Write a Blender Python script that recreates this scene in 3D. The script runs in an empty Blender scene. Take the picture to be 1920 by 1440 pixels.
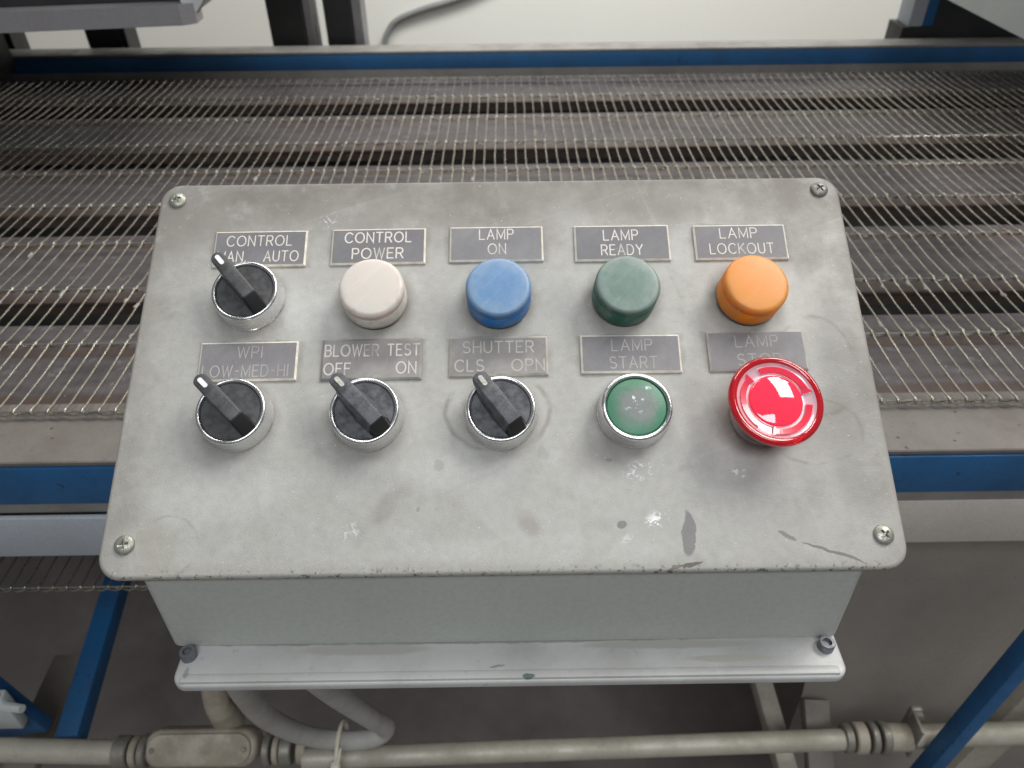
import bpy, bmesh, math, random
from mathutils import Vector, Matrix
random.seed(7)
PI = math.pi
sc = bpy.context.scene
ZC = 1.23                                    # camera height above the floor (metres)

# ------------------------------------------------------------------ camera
cam_d = bpy.data.cameras.new("camera"); cam = bpy.data.objects.new("camera", cam_d)
sc.collection.objects.link(cam); sc.camera = cam
PITCH, ROLL, YAW = 0.67447, -0.01081, 0.00401
cp, sp, cy, sy = math.cos(PITCH), math.sin(PITCH), math.cos(YAW), math.sin(YAW)
fwd = Vector((sy*cp, cy*cp, -sp)); rt = Vector((cy, -sy, 0)); up = rt.cross(fwd)
r2 = rt*math.cos(ROLL) + up*math.sin(ROLL); u2 = up*math.cos(ROLL) - rt*math.sin(ROLL)
cam.matrix_world = Matrix(((r2.x, u2.x, -fwd.x, 0), (r2.y, u2.y, -fwd.y, 0), (r2.z, u2.z, -fwd.z, ZC), (0, 0, 0, 1)))
cam_d.sensor_width = 36; cam_d.lens = 27.06
cam_d.clip_start = 0.01; cam_d.clip_end = 60
cam_d.dof.use_dof = True; cam_d.dof.focus_distance = 0.31; cam_d.dof.aperture_fstop = 17

# ------------------------------------------------------------------ light
w = bpy.data.worlds.new("World"); sc.world = w; w.use_nodes = True
w.node_tree.nodes["Background"].inputs[0].default_value = (0.95, 0.97, 1.0, 1)
w.node_tree.nodes["Background"].inputs[1].default_value = 0.17
def area(name, loc, aim, sx, sy_, power, col=(1, 1, 1)):
    d = bpy.data.lights.new(name, 'AREA'); d.shape = 'RECTANGLE'; d.size = sx; d.size_y = sy_
    d.energy = power; d.color = col
    o = bpy.data.objects.new(name, d); sc.collection.objects.link(o)
    o.location = loc
    o.rotation_euler = (Vector(aim) - Vector(loc)).to_track_quat('-Z', 'Y').to_euler()
    return o
area("ceiling_or_fill_lamp", (1.35, 0.80, ZC+1.75), (0, 0.25, ZC-0.25), 1.25, 0.8, 50, (1.0, 0.98, 0.93))
area("ceiling_or_fill_lamp", (-0.15, 1.15, ZC+1.7), (0.0, 0.75, ZC-0.33), 0.9, 0.3, 12, (1.0, 0.99, 0.96))
area("ceiling_or_fill_lamp", (0.1, -1.0, ZC+1.35), (0.0, 0.3, ZC-0.5), 1.3, 0.5, 20, (0.93, 0.97, 1.0))  # added fill behind the camera, lifts the pan and the box front
area("ceiling_or_fill_lamp", (0.3, 1.45, ZC+0.95), (0.2, 2.2, ZC-0.35), 2.4, 0.4, 26, (1.0, 0.99, 0.95))  # added wall wash, turned away from the belt to brighten the wall
sc.view_settings.view_transform = 'Standard'; sc.view_settings.look = 'None'
sc.view_settings.exposure = 0.0; sc.view_settings.gamma = 1.0
sc.cycles.use_denoising = True
sc.cycles.max_bounces = 8

# ------------------------------------------------------------------ helpers
C = sc.collection
def obj(name, bm, mat, parent=None, smooth=False, loc=None, rot=None, label=None):
    me = bpy.data.meshes.new(name)
    bm.normal_update(); bm.to_mesh(me); bm.free()
    return obj_me(name, me, mat, parent, smooth, loc, rot, label)
def obj_me(name, me, mat, parent=None, smooth=False, loc=None, rot=None, label=None):
    mats = mat if isinstance(mat, (list, tuple)) else [mat]
    if not me.materials:
        for m in mats: me.materials.append(m)
    if smooth:
        for p in me.polygons: p.use_smooth = True
        try: me.set_sharp_from_angle(angle=math.radians(38))
        except Exception: pass
    o = bpy.data.objects.new(name, me); C.objects.link(o)
    if parent: o.parent = parent
    if loc is not None: o.location = loc
    if rot is not None: o.rotation_euler = rot
    if label: o['label'] = label
    return o
def empty(name, loc, label, cat, group=None):
    o = bpy.data.objects.new(name, None); C.objects.link(o); o.location = loc; o.empty_display_size = .02
    o['label'] = label; o['category'] = cat
    if group: o['group'] = group
    return o
def tag(o, label, cat, group=None):
    o['label'] = label; o['category'] = cat
    if group: o['group'] = group
    return o
def add_box(bm, x0, x1, y0, y1, z0, z1, bev=0, M=None, seg=2):
    r = bmesh.ops.create_cube(bm, size=1)
    vs = r['verts']
    for v in vs:
        v.co = Vector(((x0+x1)/2 + v.co.x*(x1-x0), (y0+y1)/2 + v.co.y*(y1-y0), (z0+z1)/2 + v.co.z*(z1-z0)))
    if bev:
        es = list({e for v in vs for e in v.link_edges})
        g = bmesh.ops.bevel(bm, geom=es, offset=bev, segments=seg, affect='EDGES', profile=.5)
        vs = list({v for f in g['faces'] for v in f.verts} | {v for v in vs if v.is_valid})
    if M is not None:
        for v in vs: v.co = M @ v.co
    return vs
def box(name, x0, x1, y0, y1, z0, z1, mat, parent=None, bev=0, **k):
    bm = bmesh.new(); add_box(bm, x0, x1, y0, y1, z0, z1, bev)
    return obj(name, bm, mat, parent, smooth=bev > 0, **k)
def lathe(bm, prof, n=48, cap_top=True, cap_bot=True, M=None, mi=0):
    rings = []
    for r, z in prof:
        rings.append([bm.verts.new((r*math.cos(2*PI*i/n), r*math.sin(2*PI*i/n), z)) for i in range(n)])
    for a, b in zip(rings, rings[1:]):
        for i in range(n):
            f = bm.faces.new((a[i], a[(i+1) % n], b[(i+1) % n], b[i])); f.material_index = mi
    if cap_bot: bm.faces.new(rings[0][::-1]).material_index = mi
    if cap_top: bm.faces.new(rings[-1]).material_index = mi
    if M is not None:
        for r in rings:
            for v in r: v.co = M @ v.co
def tube(bm, pts, r, n=8, caps=True, mi=0):
    pts = [Vector(p) for p in pts]; N = len(pts)
    rr = r if isinstance(r, (list, tuple)) else [r]*N
    T = [(pts[min(i+1, N-1)]-pts[max(i-1, 0)]).normalized() for i in range(N)]
    nrm = T[0].orthogonal().normalized(); rings = []
    for i in range(N):
        nrm = (nrm - T[i]*nrm.dot(T[i])).normalized(); b = T[i].cross(nrm)
        rings.append([bm.verts.new(pts[i] + (nrm*math.cos(2*PI*k/n) + b*math.sin(2*PI*k/n))*rr[i]) for k in range(n)])
    for a, c in zip(rings, rings[1:]):
        for k in range(n): bm.faces.new((a[k], a[(k+1) % n], c[(k+1) % n], c[k])).material_index = mi
    if caps: bm.faces.new(rings[0][::-1]); bm.faces.new(rings[-1])
def spline(pts, sub=8):
    P = [Vector(p) for p in pts]; P = [P[0]*2-P[1]] + P + [P[-1]*2-P[-2]]; out = []
    for i in range(1, len(P)-2):
        for k in range(sub):
            t = k/sub; a, b, c, d = P[i-1:i+3]
            out.append(.5*((2*b) + (c-a)*t + (2*a-5*b+4*c-d)*t*t + (3*b-a-3*c+d)*t**3))
    out.append(P[-2]); return out
def prism(bm, outline, z0, z1, mi=0):
    a = [bm.verts.new((x, y, z0)) for x, y in outline]; b = [bm.verts.new((x, y, z1)) for x, y in outline]
    n = len(outline)
    for i in range(n): bm.faces.new((a[i], a[(i+1) % n], b[(i+1) % n], b[i])).material_index = mi
    bm.faces.new(a[::-1]).material_index = mi; bm.faces.new(b).material_index = mi
    return a, b
def rrect(x0, x1, y0, y1, r, n=6):
    o = []
    for cx_, cy_, a0 in ((x1-r, y1-r, 0), (x0+r, y1-r, 90), (x0+r, y0+r, 180), (x1-r, y0+r, 270)):
        for k in range(n+1):
            a = math.radians(a0 + 90*k/n); o.append((cx_+r*math.cos(a), cy_+r*math.sin(a)))
    return o
def rounded_slab(bm, outline_fn, z0, z1, e):
    """plate whose top and bottom rims are rounded by e; outline_fn(inset) gives the outline"""
    rings = []
    for k in range(5):
        a = k/4*PI/2; rings.append((e*(1-math.sin(a)), z0 + e*(1-math.cos(a))))
    for k in range(5):
        a = k/4*PI/2; rings.append((e*(1-math.cos(a)), z1 - e*(1-math.sin(a))))
    vs = [[bm.verts.new((x, y, z)) for x, y in outline_fn(i)] for i, z in rings]
    n = len(vs[0])
    for a, b in zip(vs, vs[1:]):
        for i in range(n): bm.faces.new((a[i], a[(i+1) % n], b[(i+1) % n], b[i]))
    bm.faces.new(vs[0][::-1]); bm.faces.new(vs[-1])

# ------------------------------------------------------------------ materials
class NT:
    def __init__(s, name):
        s.m = bpy.data.materials.new(name); s.m.use_nodes = True; s.t = s.m.node_tree
        s.b = s.t.nodes["Principled BSDF"]; s.tc = s.t.nodes.new("ShaderNodeTexCoord"); s.co = s.tc.outputs['Object']
    def n(s, typ, **k):
        x = s.t.nodes.new(typ)
        for a, v in k.items(): setattr(x, a, v)
        return x
    def put(s, sock, v):
        if hasattr(v, 'is_output') or isinstance(v, bpy.types.NodeSocket): s.t.links.new(v, sock)
        else: sock.default_value = v
    def noise(s, scale, detail=3, rough=.55, co=None, dist=0, col=False):
        x = s.n("ShaderNodeTexNoise"); s.put(x.inputs['Vector'], co or s.co)
        x.inputs['Scale'].default_value = scale; x.inputs['Detail'].default_value = detail
        x.inputs['Roughness'].default_value = rough; x.inputs['Distortion'].default_value = dist
        return x.outputs['Color' if col else 'Fac']
    def ramp(s, v, a, b, lo=0., hi=1.):
        x = s.n("ShaderNodeMapRange"); x.interpolation_type = 'SMOOTHSTEP'
        s.put(x.inputs['Value'], v); x.inputs['From Min'].default_value = a; x.inputs['From Max'].default_value = b
        x.inputs['To Min'].default_value = lo; x.inputs['To Max'].default_value = hi
        return x.outputs[0]
    def math(s, op, a, b=0., c=None):
        x = s.n("ShaderNodeMath", operation=op); s.put(x.inputs[0], a); s.put(x.inputs[1], b)
        if c is not None: s.put(x.inputs[2], c)
        return x.outputs[0]
    def mix(s, f, a, b, mode='MIX'):
        x = s.n("ShaderNodeMix", data_type='RGBA', blend_type=mode); x.clamp_factor = True
        s.put(x.inputs['Factor'], f)
        for sock, v in ((x.inputs[6], a), (x.inputs[7], b)):
            s.put(sock, (*v, 1) if isinstance(v, tuple) and len(v) == 3 else v)
        return x.outputs[2]
    def sep(s, co=None):
        x = s.n("ShaderNodeSeparateXYZ"); s.put(x.inputs[0], co or s.co); return x.outputs
    def map(s, loc=(0, 0, 0), rot=(0, 0, 0), scale=(1, 1, 1), co=None):
        x = s.n("ShaderNodeMapping"); x.vector_type = 'TEXTURE' if rot != (0, 0, 0) or loc != (0, 0, 0) else 'POINT'
        s.put(x.inputs[0], co or s.co); x.inputs[1].default_value = loc; x.inputs[2].default_value = rot
        x.inputs[3].default_value = scale; return x.outputs[0]
    def warp(s, scale, amt, co=None):
        co = co or s.co
        c = s.noise(scale, 3, co=co, col=True)
        v = s.n("ShaderNodeVectorMath", operation='SUBTRACT'); s.put(v.inputs[0], c); v.inputs[1].default_value = (.5, .5, .5)
        k = s.n("ShaderNodeVectorMath", operation='SCALE'); s.put(k.inputs[0], v.outputs[0]); k.inputs['Scale'].default_value = amt
        a = s.n("ShaderNodeVectorMath", operation='ADD'); s.put(a.inputs[0], co); s.put(a.inputs[1], k.outputs[0])
        return a.outputs[0]
    def dist(s, co, c, rx, ry, ang=0):
        """elliptical distance in the xy plane, 1 on the ellipse"""
        m = s.map(loc=(c[0], c[1], 0), rot=(0, 0, ang or 1e-5), scale=(rx, ry, 1), co=co)
        q = s.sep(m)
        return s.math('SQRT', s.math('ADD', s.math('MULTIPLY', q[0], q[0]), s.math('MULTIPLY', q[1], q[1])))
    def bump(s, h, strength, distance=.001):
        x = s.n("ShaderNodeBump"); s.put(x.inputs['Height'], h); x.inputs['Strength'].default_value = strength
        x.inputs['Distance'].default_value = distance; s.put(s.b.inputs['Normal'], x.outputs[0])
    def out(s, col=None, rough=None, metal=None, **k):
        if col is not None: s.put(s.b.inputs['Base Color'], (*col, 1) if isinstance(col, tuple) else col)
        if rough is not None: s.put(s.b.inputs['Roughness'], rough)
        if metal is not None: s.put(s.b.inputs['Metallic'], metal)
        for a, v in k.items(): s.put(s.b.inputs[a.replace('_', ' ')], v)
        return s.m

def worn(name, base, dirt, scale=30, rough=.5, metal=0., amt=.6, bump=.15, fine=400, bd=.0006, speck=None):
    t = NT(name)
    a = t.ramp(t.noise(scale, 6, .62), .38, .68); c = t.mix(t.math('MULTIPLY', a, amt), base, dirt)
    f = t.noise(fine, 2); c = t.mix(t.ramp(f, .3, .8, 0, .22), c, tuple(x*.55 for x in base))
    if speck: c = t.mix(t.ramp(t.noise(scale*9, 1), .70, .76), c, speck)
    t.bump(t.math('ADD', t.noise(fine, 2), t.noise(scale*2, 4)), bump, bd)
    return t.out(c, t.ramp(a, 0, 1, rough, min(1, rough+.18)), metal)

def lid_mat():
    t = NT("painted_lid_grey"); W = t.warp(60, .006); W2 = t.warp(260, .0016, W); q = t.sep()
    base = (.415, .409, .387)
    n1 = t.noise(13, 6, .6); n2 = t.noise(42, 6, .65); n3 = t.noise(260, 3, .6)
    c = t.mix(t.ramp(n1, .36, .70, 0, .38), base, (.325, .315, .29))
    c = t.mix(t.ramp(n2, .50, .78, 0, .42), c, (.27, .255, .235))
    c = t.mix(t.ramp(t.noise(28, 4, .6), .55, .78, 0, .4), c, (.46, .465, .445))
    # grime towards the top edge and the corners
    top = t.math('MULTIPLY', t.ramp(t.math('ADD', q[1], t.math('MULTIPLY', t.math('SUBTRACT', n1, .5), .09)), .112, .166), t.ramp(n2, .2, .6, .5, .95))
    c = t.mix(top, c, (.175, .158, .14))
    ex = t.math('ABSOLUTE', q[0])
    side = t.math('MULTIPLY', t.ramp(t.math('ADD', ex, t.math('MULTIPLY', t.math('SUBTRACT', n2, .5), .05)), .138, .160), .55)
    c = t.mix(side, c, (.21, .19, .165))
    bot = t.math('MULTIPLY', t.ramp(t.math('ADD', q[1], t.math('MULTIPLY', t.math('SUBTRACT', n2, .5), .014)), -.0125, -.006, 1, 0), .45)
    c = t.mix(bot, c, (.30, .285, .245))
    c = t.mix(t.ramp(t.math('ADD', t.dist(W, (-.150, .150), .030, .030), 0), .3, 1.0, .5, 0), c, (.22, .20, .185))
    c = t.mix(t.ramp(t.noise(115, 5, .65), .52, .74, 0, .32), c, (.30, .275, .26))
    c = t.mix(t.ramp(t.noise(75, 4, .6, co=t.map(loc=(.3, .2, .001))), .56, .74, 0, .3), c, (.50, .51, .50))
    # broad smudges and cleaner rubbed patches
    for (x, y, rx, ry, an, col, s) in (
        (-.047, .014, .004, .009, -.6, (.20, .17, .15), .35), (-.040, .022, .006, .006, 0, (.22, .20, .18), .35),
        (.010, .0055, .0045, .007, .5, (.22, .18, .16), .45), (.043, .036, .019, .010, .3, (.25, .23, .215), .6),
        (.146, .070, .016, .040, .1, (.20, .19, .175), .6), (.136, .045, .014, .016, .2, (.20, .185, .17), .5),
        (.142, .022, .010, .016, .2, (.21, .20, .18), .55), (-.070, .150, .030, .012, .1, (.30, .29, .27), .4),
        (.066, .155, .034, .010, 0, (.24, .225, .205), .5), (.018, .156, .026, .008, 0, (.24, .23, .21), .5),
        (-.030, .100, .012, .010, .4, (.31, .30, .29), .5), (.027, .102, .014, .012, .4, (.28, .28, .27), .45),
        (-.082, .050, .010, .012, .4, (.29, .29, .28), .45), (.082, .055, .012, .016, .2, (.26, .25, .24), .5),
        (-.085, .098, .015, .016, .2, (.56, .57, .55), .4), (.118, .100, .022, .016, .2, (.50, .51, .48), .35),
        (-.110, .020, .035, .014, .1, (.54, .545, .52), .45), (-.020, .028, .035, .010, 0, (.53, .535, .51), .4),
        (-.136, .000, .009, .013, .3, (.33, .31, .26), .5), (.020, -.004, .06, .007, 0, (.50, .50, .47), .4)):
        c = t.mix(t.ramp(t.dist(W, (x, y), rx, ry, an), .35, 1.25, s, 0), c, col)
    for (x, y) in ((-.1095, .1055), (-.0546, .1044), (-.0009, .1039), (.0535, .1043), (.1075, .1039), (-.1092, .0516), (-.0554, .0511), (-.0004, .0511), (.0545, .0513), (.1069, .0494)):  # soft base shadow and grime painted around each control, shifted lower left
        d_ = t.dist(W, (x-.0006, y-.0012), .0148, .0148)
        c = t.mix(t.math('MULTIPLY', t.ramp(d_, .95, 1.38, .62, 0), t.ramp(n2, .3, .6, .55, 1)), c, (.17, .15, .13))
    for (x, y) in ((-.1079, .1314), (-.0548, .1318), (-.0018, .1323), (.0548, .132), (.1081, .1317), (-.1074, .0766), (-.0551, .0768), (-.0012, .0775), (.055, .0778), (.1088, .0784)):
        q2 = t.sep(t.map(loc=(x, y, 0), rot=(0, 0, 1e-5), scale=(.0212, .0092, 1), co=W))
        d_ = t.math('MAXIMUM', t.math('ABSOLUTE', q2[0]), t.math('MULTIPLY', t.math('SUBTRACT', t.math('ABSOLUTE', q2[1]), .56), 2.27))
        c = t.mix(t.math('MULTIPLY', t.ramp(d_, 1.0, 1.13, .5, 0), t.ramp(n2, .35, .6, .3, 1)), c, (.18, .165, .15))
    # fine directional wiping scratches
    for an, sc_ in ((.35, 0), (1.9, .3)):
        k_ = t.noise(60, 3, .6, co=t.map(rot=(0, 0, an), scale=(9, .28, 1), loc=(sc_, .1, 0)))
        c = t.mix(t.ramp(k_, .60, .74, 0, .10), c, (.60, .60, .58))
        c = t.mix(t.ramp(k_, .40, .30, 0, .10), c, (.24, .22, .20))
    # crisp marks: paint rubbed off, chips, scuffs
    for (x, y, rx, ry, an, col, s) in (
        (.0725, .0010, .0026, .0090, -.06, (.17, .165, .165), .85), (.0466, .0062, .0019, .0016, .3, (.16, .15, .15), .8),
        (.0725, -.0105, .0040, .0008, .2, (.10, .09, .08), .9), (.066, -.0116, .0045, .0006, .15, (.14, .12, .10), .8),
        (.043, .0315, .0011, .0008, 0, (.15, .14, .13), .5), (-.034, .0125, .0007, .0012, 0, (.2, .15, .12), .5),
        (.128, -.0068, .013, .0007, -.32, (.16, .14, .12), .85), (.1105, -.0002, .0045, .0010, -.5, (.17, .15, .13), .75),
        (.0168, .0352, .0022, .0032, .2, (.30, .29, .27), .4), (-.0258, .0305, .0020, .0028, .3, (.29, .28, .27), .45)):
        c = t.mix(t.ramp(t.dist(W2, (x, y), rx, ry, an), .86, 1.05, s, 0), c, col)
    # thin rings and drips left by liquids
    for (x, y, rx, ry, w_, s) in ((-.0015, .0535, .0215, .0175, .055, .55), (.134, .072, .0165, .0225, .05, .5), (.128, .043, .020, .014, .05, .4), (-.1315, -.001, .0125, .012, .05, .3)):
        d = t.dist(t.warp(70, .004), (x, y), rx, ry)
        r = t.math('MULTIPLY', t.ramp(t.math('ABSOLUTE', t.math('SUBTRACT', d, 1)), 0, w_*1.6, s, 0), t.ramp(t.noise(70, 2), .40, .60))
        c = t.mix(r, c, (.17, .155, .12))
    # white scratches
    for (x, y, rx, ry, an, s) in ((.0605, .0068, .0052, .0044, .6, .9), (.0553, .0262, .0085, .0050, .1, .62), (.0953, .0268, .0036, .0028, -.5, .8),
                                  (-.060, .004, .006, .004, .3, .35), (-.078, .146, .006, .005, .3, .4), (.0485, -.0005, .003, .003, 0, .3)):
        k = t.math('MULTIPLY', t.ramp(t.dist(W2, (x, y), rx, ry, an), .3, 1.1, 1, 0), t.ramp(t.noise(250, 4, .65, dist=1.8), .525, .575, 0, s))
        c = t.mix(k, c, (.86, .88, .88))
    # specks and chips, denser along the bottom rim
    sp_ = t.math('MULTIPLY', t.ramp(t.noise(750, 2, .6), .69, .73), t.ramp(t.math('ADD', t.noise(25, 2), 0), .5, .6, .12, .7))
    c = t.mix(sp_, c, (.14, .13, .12))
    rim = t.math('MULTIPLY', t.ramp(q[1], -.0132, -.0085, 1, 0), t.ramp(t.noise(420, 3, .7), .56, .62))
    c = t.mix(rim, c, (.12, .105, .085))
    c = t.mix(t.ramp(t.noise(900, 1), .74, .77, 0, .6), c, (.72, .72, .70))
    c = t.mix(t.ramp(n3, .3, .75, 0, .16), c, (.18, .17, .16))
    t.bump(t.math('ADD', t.noise(1400, 2), t.math('MULTIPLY', t.noise(70, 3), 2.0)), .22, .0005)
    return t.out(c, t.ramp(n2, .3, .7, .46, .66), 0.)
M_lid = lid_mat()
M_body = worn("painted_box_grey", (.445, .462, .43), (.39, .405, .375), 14, .5, amt=.5, bump=.1)
def flange_mat():
    t = NT("painted_flange_grey"); W = t.warp(200, .002)
    c = t.mix(t.ramp(t.noise(26, 6, .62), .38, .68, 0, .7), (.50, .50, .49), (.37, .36, .35))
    c = t.mix(t.ramp(t.noise(230, 3), .62, .72, 0, .4), c, (.33, .32, .31))
    for (x, y, rx, ry, an, col) in ((.0098, -.0868, .0028, .0012, .1, (.05, .10, .10)), (-.0035, -.0818, .0035, .0006, .1, (.24, .23, .24)), (-.133, -.083, .0012, .0035, .2, (.30, .30, .30)),
                                    (.095, -.0795, .02, .0018, 0, (.40, .38, .34)), (-.02, -.0695, .13, .0016, 0, (.25, .24, .22)), (-.06, -.073, .03, .003, 0, (.40, .385, .35)), (.07, -.0725, .04, .0022, 0, (.38, .36, .33))):
        c = t.mix(t.ramp(t.dist(W, (x, y), rx, ry, an), .7, 1.1, .85, 0), c, col)
    t.bump(t.math('ADD', t.noise(400, 2), t.noise(60, 4)), .2, .0006)
    return t.out(c, .42)
M_flange = flange_mat()
M_wirebelt = worn("belt_wire_steel", (.49, .465, .405), (.23, .205, .165), 60, .25, .85, .7, .3)
M_deck = None
def deck_mat():
    t = NT("deck_plate_steel"); q = t.sep(); n1 = t.noise(18, 6, .65); n2 = t.noise(90, 4, .6)
    st = t.noise(14, 5, .6, co=t.map(scale=(1, 6, 6)))
    c = t.mix(t.ramp(st, .32, .7), (.125, .111, .115), (.072, .062, .065))
    c = t.mix(t.ramp(n1, .45, .72, 0, .6), c, (.085, .07, .068))
    c = t.mix(t.ramp(n2, .58, .74, 0, .5), c, (.28, .27, .28))
    e = t.math('ADD', q[1], t.math('MULTIPLY', t.math('SUBTRACT', t.noise(45, 4), .5), .012))
    c = t.mix(t.ramp(e, .009, .015, .85, 0), c, t.mix(t.ramp(n2, .4, .6), (.095, .058, .042), (.075, .058, .052)))
    c = t.mix(t.ramp(t.noise(240, 2), .70, .76, 0, .5), c, (.45, .44, .44))
    t.bump(n2, .3, .001)
    return t.out(c, t.ramp(n1, .3, .7, .45, .7), .25)
M_deck = deck_mat()
M_ledge = worn("ledge_steel", (.19, .17, .158), (.125, .108, .098), 16, .55, .15, .75, .3, speck=(.05, .045, .04))
M_blue = worn("blue_enamel", (.018, .112, .275), (.016, .075, .18), 20, .42, amt=.7, bump=.1, speck=(.02, .05, .12))
M_greyrail = worn("rail_top_grey", (.26, .25, .235), (.17, .16, .145), 24, .5, .1, .6)
M_strip = worn("guard_strip_grey", (.43, .46, .505), (.33, .355, .39), 9, .5, amt=.5)
M_chrome = NT("chrome_bezel"); M_chrome.bump(M_chrome.noise(900, 2), .12, .0003)
M_chrome = M_chrome.out(M_chrome.mix(M_chrome.ramp(M_chrome.noise(180, 4), .5, .75, 0, .3), (.76, .76, .76), (.52, .50, .47)), M_chrome.ramp(M_chrome.noise(120, 3), .35, .7, .2, .34), 1.)
def blackplastic(nm="black_plastic_dusty", ka=1., dc=(.105, .105, .11)):
    t = NT(nm); n = t.noise(240, 5, .65)
    oi = t.n("ShaderNodeObjectInfo").outputs['Random']
    dust = t.math('MULTIPLY', t.ramp(n, .3, .72), .62*ka)
    c = t.mix(dust, (.046, .046, .048), dc)
    c = t.mix(t.ramp(t.noise(1500, 1), .70, .78, 0, .3), c, (.28, .28, .29))
    t.bump(t.noise(1600, 2), .25, .0003)
    return t.out(c, t.ramp(n, .3, .7, .38, .6), 0.)
M_black = blackplastic(); M_blackdusty = blackplastic("black_plastic_worn_grey", 1.5, (.13, .135, .155))
M_blackend = NT("black_plastic_end").out((.012, .012, .012), .5)  # deeper black for the rear end face of the handles
M_mark = worn("white_mark_paint", (.9, .9, .9), (.8, .8, .78), 500, .5, amt=.5)
M_markworn = worn("worn_mark_paint", (.62, .60, .54), (.25, .24, .22), 900, .5, amt=.8)
M_screw = worn("zinc_screw", (.42, .42, .37), (.24, .23, .19), 500, .36, .65, .8, .2)
M_screwdark = worn("dull_screw", (.30, .29, .28), (.16, .14, .13), 500, .45, .7, .8, .2)
M_bolt = worn("socket_bolt", (.22, .22, .245), (.14, .14, .15), 500, .4, .5, .6)
M_dark = NT("dark_interior").out((.012, .012, .012), .6)
def cap_mat(name, col, dust, dustamt, sss=0.):
    t = NT(name); q = t.sep(); n = t.noise(300, 4, .6)
    rad = t.math('SQRT', t.math('ADD', t.math('MULTIPLY', q[0], q[0]), t.math('MULTIPLY', q[1], q[1])))
    k = t.math('MULTIPLY', t.ramp(q[2], .0126, .0143), t.ramp(n, .25, .7, dustamt*.75, dustamt))
    k = t.math('MULTIPLY', k, t.ramp(t.math('ADD', rad, t.math('MULTIPLY', t.math('SUBTRACT', t.noise(120, 3), .5), .005)), .0055, .0125, .82, 1.12))
    c = t.mix(k, col, dust); c = t.mix(t.ramp(t.noise(900, 2), .68, .76, 0, .4), c, tuple(x*.5 for x in dust))
    g = t.math('MULTIPLY', t.ramp(rad, .0095, .0135), t.ramp(t.noise(150, 4, .6), .42, .66, 0, .45)); c = t.mix(g, c, tuple(x*.62 for x in dust))
    g2 = t.math('MULTIPLY', t.ramp(q[2], .0045, .001), t.ramp(t.noise(200, 3), .3, .7, .3, .9)); c = t.mix(g2, c, (.08, .07, .06))
    k2 = t.noise(90, 3, .6, co=t.map(rot=(0, 0, .8), scale=(7, .3, 1), loc=(.01, 0, 0))); c = t.mix(t.ramp(k2, .60, .72, 0, .08), c, tuple(min(1, x*1.5+.05) for x in dust))
    t.bump(t.noise(2200, 2), .25, .0002)
    return t.out(c, .42, 0., Subsurface_Weight=max(sss, .35), Subsurface_Scale=.012)
M_white = cap_mat("white_cap", (.63, .585, .525), (.63, .585, .55), .5, .25)
M_bluecap = cap_mat("blue_cap", (.002, .145, .42), (.25, .36, .49), .8, .1)
M_greencap = cap_mat("green_cap", (.003, .10, .06), (.25, .31, .29), .85, .1)
M_orange = cap_mat("orange_cap", (.78, .22, .002), (.66, .31, .09), .72, .25)
def startbtn():
    t = NT("worn_green_button"); q = t.sep()
    rad = t.math('SQRT', t.math('ADD', t.math('MULTIPLY', q[0], q[0]), t.math('MULTIPLY', q[1], q[1])))
    w_ = t.math('ADD', rad, t.math('MULTIPLY', t.math('SUBTRACT', t.noise(190, 5, .7), .5), .009))
    c = t.mix(t.ramp(w_, .0045, .0108, .92, 0), (.06, .20, .12), (.21, .215, .215))
    c = t.mix(t.ramp(t.noise(260, 4), .5, .75, 0, .5), c, (.13, .17, .15))
    wh = t.math('MULTIPLY', t.ramp(t.noise(330, 3, .6), .60, .68), t.ramp(t.dist(t.co, (.002, .003), .0095, .007, .4), .5, 1.05, .85, 0))
    c = t.mix(wh, c, (.72, .76, .80))
    t.bump(t.noise(600, 3), .3, .0003)
    return t.out(c, .45)
M_start = startbtn()
def rednt(name, col, rough, tr=0., coat=0.):
    t = NT(name); n = t.noise(200, 3)
    c = t.mix(t.ramp(n, .4, .7, 0, .25), col, tuple(x*.8 for x in col))
    return t.out(c, rough, 0., Coat_Weight=coat, Coat_Roughness=.03, Transmission_Weight=tr, Subsurface_Weight=.15, Subsurface_Scale=.004)
M_red = rednt("red_translucent_rim", (.80, .012, .03), .12, .6, .8)
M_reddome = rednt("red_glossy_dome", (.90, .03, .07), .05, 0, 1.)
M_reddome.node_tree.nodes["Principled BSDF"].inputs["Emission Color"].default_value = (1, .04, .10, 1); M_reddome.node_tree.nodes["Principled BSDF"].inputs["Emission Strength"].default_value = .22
M_redarrow = rednt("red_arrow", (.75, .03, .07), .22, 0, .6)
t = NT("mirror_ring_pink"); M_ringmirror = t.out(t.mix(t.ramp(t.noise(90, 3), .4, .7), (.92, .62, .68), (.80, .40, .48)), .24, .45)
M_redsleeve = worn("sleeve_grey_pink", (.38, .36, .34), (.28, .25, .23), 60)
def plate_mat(name, base, fade, worn_amt):
    t = NT(name); n = t.noise(60, 5, .6)
    c = t.mix(t.ramp(n, .4, .72, 0, worn_amt), base, fade)
    c = t.mix(t.ramp(t.noise(420, 3), .5, .8, 0, .25), c, tuple(x*.6 for x in base))
    c = t.mix(t.ramp(t.noise(1100, 1), .72, .76, 0, .4), c, (.4, .39, .38))
    t.bump(t.noise(500, 3), .12, .0003)
    return t.out(c, .48)
M_plate = plate_mat("engraved_laminate_grey", (.165, .160, .172), (.215, .21, .215), .6)
M_plate2 = plate_mat("faded_laminate_grey", (.195, .188, .198), (.25, .243, .245), .8)
M_plate3 = plate_mat("rubbed_laminate_grey", (.215, .205, .20), (.315, .30, .285), 1.)
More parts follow.
